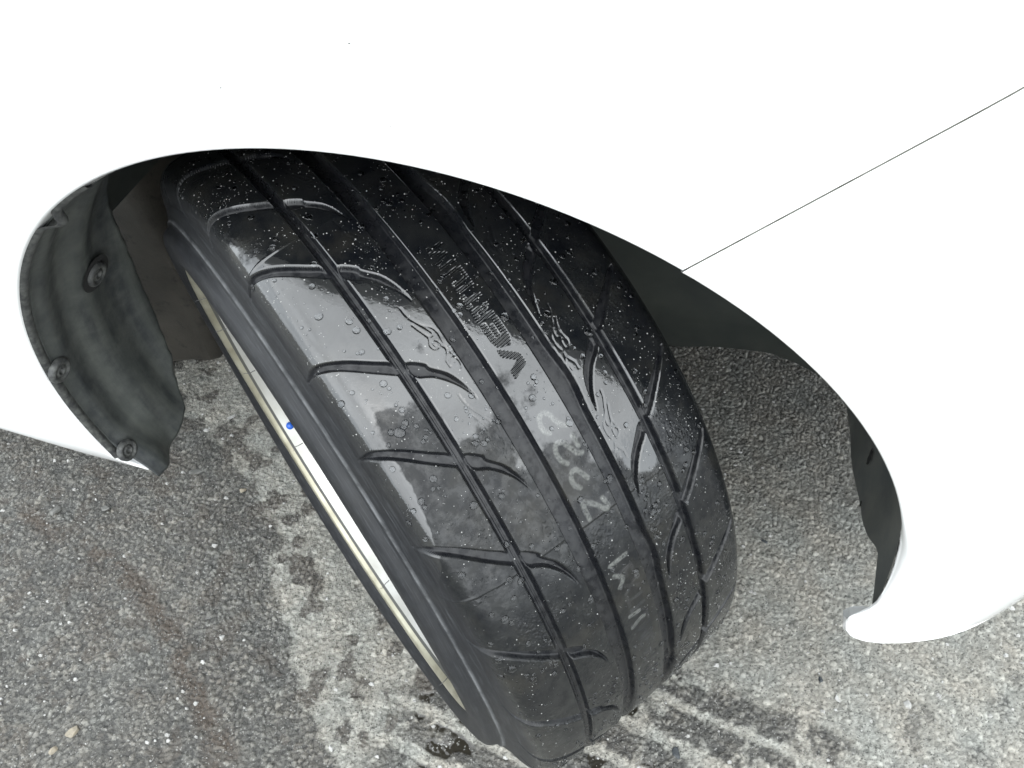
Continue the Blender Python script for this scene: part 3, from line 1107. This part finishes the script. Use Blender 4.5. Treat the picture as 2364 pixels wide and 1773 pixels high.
def tyre():
    P = np.array(smooth_line(PROFILE, 8))
    seg = np.hypot(*np.diff(P, axis=0).T)
    s = np.concatenate([[0], np.cumsum(seg)])
    # sample spacing: fine on the tread, coarser on the inner wall
    out = [0.0]
    while out[-1] < s[-1]:
        a = float(np.interp(out[-1], s, P[:, 0]))
        r = float(np.interp(out[-1], s, P[:, 1]))
        if a > 0.1:
            d = 0.0013
        elif a > -0.104:
            d = 0.00062
        else:
            d = 0.0030
        out.append(out[-1] + d)
    out = np.array(out[:-1] + [s[-1]])
    pa = np.interp(out, s, P[:, 0])
    pr = np.interp(out, s, P[:, 1])
    # smooth normals of the profile
    ta, tr = np.gradient(pa), np.gradient(pr)
    L = np.hypot(ta, tr)
    na, nr = -tr / L, ta / L
    sgn = np.where(nr * 1 + 0 > 0, 1, 1)
    na, nr = -na, -nr                         # outward
    th = [R(-60)]
    while th[-1] < R(300):
        t = math.degrees(th[-1])
        if 5 < t < 100:
            d = 0.00068
        elif -45 < t < 128:
            d = 0.0012
        else:
            d = 0.009
        th.append(th[-1] + d / 0.32)
    th = np.array(th[:-1])
    T, A = np.meshgrid(th, pa * 1000, indexing='ij')
    RR = np.broadcast_to(pr, T.shape)
    U = T * 320.0
    depth = np.zeros(T.shape)
    tread = (RR > 0.285)

    def groove(c, hw, dp, wall_, wob=0.0):
        nonlocal depth
        d_ = np.abs(A - c - wob)
        g = sstep(hw, hw - wall_, d_) * dp
        depth = np.maximum(depth, g)
    groove(53.8, 4.1, 5.0, 2.2)
    groove(53.8, 0.8, 6.2, 0.6)
    groove(15.5, 6.7, 7.0, 1.7)
    bulge = 2.2 * np.maximum(0, np.sin(U / 68 * math.pi)) ** 3
    d_ = A + 24.8
    g = np.where(d_ > 0, sstep(6.3, 4.6, d_), sstep(6.3 + bulge, 4.2 + bulge, -d_)) * 7.0
    depth = np.maximum(depth, g)
    groove(-62.3, 3.8, 6.2, 1.4)

    def local(th0, lo, hi):
        i0, i1 = np.searchsorted(th, th0 + lo / 320.), np.searchsorted(th, th0 + hi / 320.)
        return slice(i0, i1)
    fl_ = np.zeros(T.shape)
    allk = list(KTH)
    allg = list(GTH)
    while allk[0] + R(12.5) < R(128):
        allk.insert(0, allk[0] + R(12.6))
    while allg[0] + R(12.5) < R(128):
        allg.insert(0, allg[0] + R(12.6))
    while allk[-1] > R(-50):
        allk.append(allk[-1] - R(12.9))
    while allg[-1] > R(-50):
        allg.append(allg[-1] - R(12.9))
    for kk, t0 in enumerate(allk):
        gap = 320 * (t0 - (allk[kk + 1] if kk + 1 < len(allk) else t0 - R(12.6)))
        sc = 0.5 + 0.5 * gap / 68.0
        sl = local(t0, -60, 60)
        u = (U[sl] - t0 * 320) / sc
        a = A[sl]
        cl_ = a > 20
        for poly, dp in ((SLOT_OUT, 4.6), (SLOT_IN, 4.4)):
            sd = np.full(u.shape, 9.0)
            m = cl_
            sd[m] = sdf(u[m], a[m], poly)
            dpp = dp * (0.45 + 0.55 * sstep(100, 88, a)) if poly is SLOT_OUT else dp * (0.35 + .65 * sstep(25, 34, a))
            # steep wall on one side, sloped on the other
            depth[sl] = np.maximum(depth[sl], sstep(0.1, -1.15, sd) * dpp)
        # step between the tread block and the slot mouth
        m = (a > 20) & (a < 48)
        fd = np.full(u.shape, 9.0)
        for ln in F_L:
            fd[m] = np.minimum(fd[m], seg_dist(u[m] , a[m], ln))
        fl_[sl] = np.maximum(fl_[sl], sstep(0.65, 0.2, fd))
    for kk, t0 in enumerate(allg):
        gap = 320 * (t0 - (allg[kk + 1] if kk + 1 < len(allg) else t0 - R(12.6)))
        sc = 0.5 + 0.5 * gap / 68.0
        sl = local(t0, -60, 60)
        u = (U[sl] - t0 * 320) / sc
        a = A[sl]
        for poly, dp in ((SLOT_RU, 4.2), (SLOT_RL, 4.2)):
            sd = np.full(u.shape, 9.0)
            m = (a < -30) & (a > -103)
            sd[m] = sdf(u[m], a[m], poly)
            depth[sl] = np.maximum(depth[sl], sstep(0.1, -1.1, sd) * dp)
        m = (a > -48) & (a < -28)
        fd = np.full(u.shape, 9.0)
        for ln in F_R:
            fd[m] = np.minimum(fd[m], seg_dist(u[m], a[m], ln))
        fl_[sl] = np.maximum(fl_[sl], sstep(0.65, 0.2, fd))
    depth = depth + 0.38 * fl_ * (depth < 0.6)
    # wear of the edges and gentle unevenness of old rubber
    depth += 0.10 * (vnoise(U, A, 9, 5, 3) - .5) * tread
    # raised seam lines left by the mould
    for uu, a0, a1 in ((223.8, -64, 100), (472.0, 30, 100)):
        m = (np.abs(U - uu - 0.012 * (A - 30) * (1 if uu < 300 else -1)) < 0.65) & (A > a0) & (A < a1) & (depth < .4)
        depth[m] -= 0.38
    letters = np.zeros(T.shape)
    sl = local(0, 315, 430)
    for p in letter_polys():
        sd = sdf(U[sl], A[sl] - 1.0, p)
        letters[sl] = np.maximum(letters[sl], sstep(0.3, -0.2, sd))
    depth[sl] += 0.22 * letters[sl]
    sl = local(0, 50, 200)
    lo = np.zeros(U[sl].shape)
    for p in LOW:
        lo = np.maximum(lo, sstep(1.25, 0.6, seg_dist(U[sl], A[sl] - 1, p)))
    letters[sl] = np.maximum(letters[sl], lo * .8)
    depth[sl] += 0.12 * lo
    chalk = np.zeros(T.shape)
    sl = local(0, 115, 305)
    for p in CHALK:
        chalk[sl] = np.maximum(chalk[sl], sstep(2.1, 1.1, seg_dist(U[sl], A[sl], smooth_line(p, 3))))
    # sidewall: fine ribs beside the rim guard
    side = sstep(92, 99, A) + sstep(0.300, 0.285, RR) * (A < 0)
    side = np.clip(side, 0, 1)
    m = (RR < 0.2905) & (A > 98)
    depth += np.where(m, 0.25 * (vnoise(U, RR * 1000, 14, 15, 4) - .5), 0)
    dr = depth / 1000.0
    AA = A / 1000.0 - na * dr * 1.0
    RD = RR - nr * dr
    Td_ = np.degrees(T)
    # the loaded sidewall bulges more towards the ground
    V = np.stack([RD * np.cos(T), -AA, RD * np.sin(T)], -1)
    sidew = np.exp(-((RR - .258) / .011) ** 2) * (A > 95)
    V[..., 1] -= sidew * (0.0068 * sstep(.55, 0, np.abs(np.mod(Td_ - 265 + 180, 360) - 180) / 180.) - 0.0020)
    # flatten at ground (world down in wheel space is about -Z)
    zmin = -0.3195
    V[..., 2] = np.maximum(V[..., 2], zmin)
    o = new_mesh('tyre', V.reshape(-1, 3), grid_faces(len(th), len(pa), True), M_RUBBER, wheel)
    attr(o, 'arc', U)
    attr(o, 'axial', A)
    attr(o, 'letters', letters)
    attr(o, 'chalk', chalk * (depth < .5))
    attr(o, 'side', side)
    attr(o, 'ridge', np.exp(-((RR - .2762) / .0009) ** 2) * (A > 90))
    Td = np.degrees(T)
    lowb = np.interp(A, [-110, -62, -45, -25, 0, 20, 50, 56, 80, 92, 100], [52, 44, 42, 45, 48, 50, 54, 61, 60, 48, 40])  # bright sky sheen above, dark reflection below, painted into the film mask
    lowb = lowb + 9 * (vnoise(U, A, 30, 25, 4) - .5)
    sheen_b = 0.16 * sstep(lowb - 5, lowb + 6, Td) - 0.20 * sstep(lowb + 3, lowb - 6, Td)
    sheen_b = np.where(A < -64, sheen_b - .12, sheen_b)
    sheen_b = np.where((A > 54) & (A < 90) & (Td < 43) & (Td > 36), sheen_b + .10, sheen_b)
    sheen_b = sheen_b - 0.10 * sstep(78, 86, Td)
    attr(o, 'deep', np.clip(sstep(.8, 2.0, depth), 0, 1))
    attr(o, 'sheenbias', sheen_b)
    return o, th, pa, pr, na, nr, depth


TY, th_, pa_, pr_, na_, nr_, dep_ = tyre()
TY['label'] = 'worn black tyre with curved grooves, wet and beaded with water'


def lathe(name, prof, mat, parent, n=192, a0=0, a1=2 * math.pi):
    V = []
    for i in range(n):
        t = a0 + (a1 - a0) * i / n
        for a, r in prof:
            V.append((r * math.cos(t), -a, r * math.sin(t)))
    return new_mesh(name, V, grid_faces(n, len(prof), True), mat, parent)


# rim: outer lip, dark line, bright inner barrel, dish, spokes
lathe('rim_flange', smooth_line([(0.1070, 0.2365), (0.1108, 0.2388), (0.1128, 0.2380), (0.1134, 0.2345), (0.1118, 0.2302), (0.1070, 0.2278)], 3), M_RIMF, wheel)
lathe('rim_step', [(0.1070, 0.2279), (0.1058, 0.2277), (0.1048, 0.2264), (0.1040, 0.2262)], M_RIMD, wheel)
rim = lathe('rim', smooth_line([(0.1040, 0.2261), (0.1005, 0.2250), (0.0960, 0.2235), (0.0850, 0.2200), (0.0600, 0.2170), (0.0300, 0.2160), (0.0, 0.2150), (-0.09, 0.2190), (-0.112, 0.2290), (-0.113, 0.240)], 3), M_RIM, wheel)
V, F = [], []
for sidx in range(5):
    a = R(72 * sidx + 20)
    for kk in range(9):
        t = kk / 8
        r = 0.055 + (0.214 - 0.055) * t
        wd = 0.028 - 0.010 * t
        ax_ = 0.060 + 0.012 * math.sin(t * math.pi)
        for (s_, dz) in ((-1, -0.022), (-1, 0), (-.6, .006), (.6, .006), (1, 0), (1, -0.022)):
            x = r * math.cos(a) - s_ * wd * math.sin(a)
            z = r * math.sin(a) + s_ * wd * math.cos(a)
            V.append((x, -(ax_ + dz), z))
    b0 = sidx * 54
    o = new_mesh('spoke', V[b0:b0 + 54], grid_faces(9, 6).tolist(), M_RIM, wheel)
lathe('hub', smooth_line([(0.01, 0.075), (0.062, 0.072), (0.070, 0.060), (0.066, 0.034), (0.072, 0.030), (0.074, 0.002)], 3), M_RIM, wheel, 64)
lathe('brake_disc', [(-0.01, 0.06), (-0.01, 0.150), (-0.03, 0.150), (-0.03, 0.06)], M_RIMD, wheel, 96)


def blue_cap():
    # small blue plug seated on the rim lip seen across the wheel opening
    th0 = BLUE_TH
    c = Vector((0.2232 * math.cos(th0), -0.0960, 0.2232 * math.sin(th0)))
    d = Vector((-math.cos(th0), -0.25, -math.sin(th0))).normalized()
    tx = Vector((0, 1, 0)).cross(d).normalized()
    ty = d.cross(tx)
    V = []
    n = 20
    pr = [(0.0046, -.001), (0.0048, 0.001), (0.0042, 0.0032), (0.0026, 0.0046), (0.0, 0.0050)]
    for i in range(n):
        a = 2 * math.pi * i / n
        for r, h in pr:
            V.append(c + (tx * math.cos(a) + ty * math.sin(a)) * r + d * h)
    new_mesh('blue_plug', V, grid_faces(n, len(pr), True).tolist(), M_BLUE, wheel)


BLUE_TH = R(214.4)
blue_cap()


def hair(th0, a, r, length, ang_, seed):
    """rubber vent hair standing off the sidewall"""
    rr = random.Random(seed)
    p = Vector((r * math.cos(th0), -a, r * math.sin(th0)))
    d = Vector((math.cos(th0) * math.sin(ang_), -math.cos(ang_), math.sin(th0) * math.sin(ang_)))
    tang = Vector((-math.sin(th0), 0, math.cos(th0)))
    V = []
    n = 6
    m = 5
    for j in range(m + 1):
        t = j / m
        c = p + d * length * t + tang * length * (0.25 * t * t * rr.uniform(-1, 1)) - d * .0006
        rad = 0.0003 * (1 - .45 * t)
        e1 = tang
        e2 = d.cross(tang).normalized()
        for i in range(n):
            a_ = 2 * math.pi * i / n
            V.append(c + (e1 * math.cos(a_) + e2 * math.sin(a_)) * rad)
    F = []
    for j in range(m):
        for i in range(n):
            F.append((j * n + i, j * n + (i + 1) % n, (j + 1) * n + (i + 1) % n, (j + 1) * n + i))
    F.append(tuple(range(m * n, m * n + n)))
    new_mesh('vent_hair', V, F, M_CLIP, wheel)


for i, dg in enumerate((96, 88, 79, 66, 43, 22)):
    hair(R(dg), 0.1192, 0.257, 0.0075, 0.25, i)
for i, dg in enumerate((262, 249, 236, 227, 215, 305, 316, 328)):
    hair(R(dg), 0.1185, 0.263, 0.006, 0.9, 40 + i)

# ------------------------------------------------------------------ water beads, grit on the tread
MW = Matrix.Translation((0, 0, RT)) @ Matrix.Rotation(-PSI, 4, 'Z') @ Matrix.Rotation(CAMB, 4, 'X')


def surf(i, j):
    t = th_[i]
    dr = dep_[i, j] / 1000.0
    r = pr_[j] - nr_[j] * dr
    a = pa_[j] - na_[j] * dr
    p = Vector((r * math.cos(t), -a, r * math.sin(t)))
    n = Vector((nr_[j] * math.cos(t), -na_[j], nr_[j] * math.sin(t)))
    return p, n


def beads(count, rlo, rhi, seed, mat, name, flat, zone, nseg=10, rings=4, power=3.0, in_groove=0.0):
    rr = random.Random(seed)
    V, F = [], []
    cnt = 0
    tries = 0
    jt = [j for j in range(len(pa_)) if -0.100 < pa_[j] < 0.096]
    while cnt < count and tries < count * 30:
        tries += 1
        td = rr.uniform(-8, 112)
        i = int(np.searchsorted(th_, R(td)))
        j = rr.choice(jt)
        dp = dep_[i, j]
        if dp > 0.35 and rr.random() > in_groove:
            continue
        if not zone(td, pa_[j] * 1000, rr):
            continue
        p, n = surf(i, j)
        rad = rlo + (rhi - rlo) * rr.random() ** power
        tx = n.orthogonal().normalized()
        ty = n.cross(tx)
        ex = rr.uniform(.85, 1.25)
        b = len(V)
        for q in range(rings):
            ph = (math.pi / 2) * q / rings
            for s_ in range(nseg):
                a = 2 * math.pi * s_ / nseg
                V.append(p - n * .00002 + (tx * math.cos(a) * ex + ty * math.sin(a)) * rad * math.cos(ph) + n * rad * flat * math.sin(ph))
        V.append(p + n * rad * flat)
        top = len(V) - 1
        for q in range(rings - 1):
            for s_ in range(nseg):
                s2 = (s_ + 1) % nseg
                F.append((b + q * nseg + s_, b + q * nseg + s2, b + (q + 1) * nseg + s2, b + (q + 1) * nseg + s_))
        for s_ in range(nseg):
            F.append((b + (rings - 1) * nseg + s_, b + (rings - 1) * nseg + (s_ + 1) % nseg, top))
        cnt += 1
    o = new_mesh(name, V, F, mat)
    o.matrix_world = MW
    return o


o = beads(1700, 0.0005, 0.0024, 1, M_WATER, 'water_beads', 0.55, lambda t, a, r: vnoise(np.array(t * 5.6), np.array(a), 26, 9, 2) > r.uniform(.25, .75), power=5.0, in_groove=.25)
tag(o, 'clear water beads scattered over the black tyre tread', 'water drops', kind='stuff')
o = beads(130, 0.0014, 0.0030, 8, M_WATER, 'water_drops', 0.42, lambda t, a, r: t > 25, 18, 6, power=1.6, in_groove=.15)
tag(o, 'larger clear water drops resting on the tread ribs', 'water drops', kind='stuff')
o = beads(3000, 0.00016, 0.00055, 2, M_GRIT, 'grit', 0.7, lambda t, a, r: (t > 60 or a < -30 or r.random() < .35) and vnoise(np.array(t * 5.6), np.array(a), 30, 19, 3) > r.uniform(.3, .75), 5, 2, power=4.0, in_groove=.3)
tag(o, 'fine pale grit specks sticking to the wet tread', 'grit', kind='stuff')

# ------------------------------------------------------------------ stones on the ground
def pebble(x, y, sx, sy, sz, rot, mat, seed, label, cat='stone', name='pebble', group=None):
    rr = random.Random(seed)
    import bmesh
    bm = bmesh.new()
    bmesh.ops.create_icosphere(bm, subdivisions=3, radius=1.0)
    offs = [Vector((rr.gauss(0, 1), rr.gauss(0, 1), rr.gauss(0, 1))).normalized() for _ in range(11)]
    lim = [rr.uniform(.42, .78) for _ in offs]
    for v in bm.verts:
        for o_, l_ in zip(offs, lim):
            d = v.co.dot(o_)
            if d > l_:
                v.co -= o_ * (d - l_)
        v.co = Vector((v.co.x * sx, v.co.y * sy, v.co.z * sz))
    me = bpy.data.meshes.new(name)
    bm.to_mesh(me)
    bm.free()
    me.materials.append(mat)
    o = bpy.data.objects.new(name, me)
    COL.objects.link(o)
    o.location = (x, y, sz * 0.25)
    o.rotation_euler = (rr.uniform(-.2, .2), rr.uniform(-.2, .2), rot)
    tag(o, label, cat, group)
    return o


SW = stone_mat('stone_white', (0.34, 0.34, 0.33), (0.22, 0.215, 0.20))
ST = stone_mat('stone_tan', (0.22, 0.19, 0.14), (0.15, 0.135, 0.105))
SG = stone_mat('stone_grey', (0.085, 0.085, 0.078), (0.13, 0.13, 0.122))
SD = stone_mat('stone_dark', (0.014, 0.018, 0.022), (0.025, 0.03, 0.033))
G_ = 'loose stones on the asphalt'
for a in [
    (-0.397, 0.036, .0105, .0075, .004, .8, SG, 1, 'largest flat grey stone embedded in wet asphalt below the liner tip'),
    (-0.557, -0.073, .0055, .009, .004, -.3, SG, 2, 'pale oval grey stone at the left edge of the wet asphalt'),
    (-0.489, -0.051, .0070, .0055, .004, .3, SG, 3, 'rounded light grey stone right of the pale oval stone'),
    (-0.313, -0.062, .0045, .0040, .004, .5, SW, 4, 'small bright white pebble alone in the middle of the wet asphalt'),
    (-0.242, -0.172, .0045, .0035, .003, .2, SW, 5, 'small cream pebble between the brown mud run and the tyre'),
    (-0.358, -0.318, .0060, .0110, .005, -.5, ST, 6, 'longest cream stone near the lower left corner'),
    (-0.368, -0.340, .0045, .0070, .004, -.4, ST, 7, 'cream stone touching the lower end of the longest cream stone'),
    (-0.058, -0.254, .0060, .0035, .003, -.5, SW, 8, 'white wedge shaped stone below the tyre on the left side'),
    (0.588, -0.030, .0060, .0075, .004, .2, SW, 9, 'white triangular stone on dry asphalt under the bumper end'),
    (0.508, -0.045, .0035, .0060, .003, .7, SW, 10, 'narrow white splinter beside the dark chip under the bumper'),
    (0.489, -0.028, .0030, .0060, .002, .1, SD, 11, 'dark blue grey chip lying among the tyre prints'),
    (0.411, 0.141, .0060, .0050, .002, .3, SD, 12, 'square dark chip on the asphalt between tyre and bumper'),
    (-0.680, 0.031, .0090, .0060, .004, .5, ST, 13, 'tan stone under the white sill at the far left'),
    (-0.317, 0.026, .0060, .0045, .003, .8, ST, 14, 'orange tan stone between liner tip and tyre'),
    (-0.395, 0.136, .0040, .0095, .003, -.5, SW, 15, 'pale green grey splinter just right of the liner tip'),
    (-0.420, 0.105, .0050, .0045, .003, .0, SW, 16, 'small white stone just below the liner tip'),
    (0.330, -0.155, .0070, .0065, .003, .0, SD, 17, 'round dark teal pebble in the wet tyre prints')]:
    pebble(*a, group=G_)
# scattered small chips, too many to count
rr = random.Random(5)
V, F = [], []
for i in range(3400):
    x, y = rr.uniform(-.78, .84), rr.uniform(-.40, .5)
    s_ = 0.0006 + 0.0034 * rr.random() ** 4.5
    b = len(V)
    a0 = rr.uniform(0, 6.28)
    n = 5
    for kq in range(n):
        a = a0 + 2 * math.pi * kq / n
        j = rr.uniform(.6, 1.3)
        V.append((x + s_ * j * math.cos(a), y + s_ * j * math.sin(a) * .75, -.0006))
    for kq in range(n):
        a = a0 + 2 * math.pi * kq / n
        V.append((x + .6 * s_ * math.cos(a), y + .5 * s_ * math.sin(a), -.0003 + s_ * rr.uniform(.3, .8)))
    for kq in range(n):
        k2 = (kq + 1) % n
        F.append((b + kq, b + k2, b + n + k2, b + n + kq))
    F.append(tuple(b + n + kq for kq in range(n)))
o = new_mesh('gravel', V, F, SW, smooth=False)
tag(o, 'tiny pale stone chips strewn over the asphalt', 'gravel', kind='stuff')
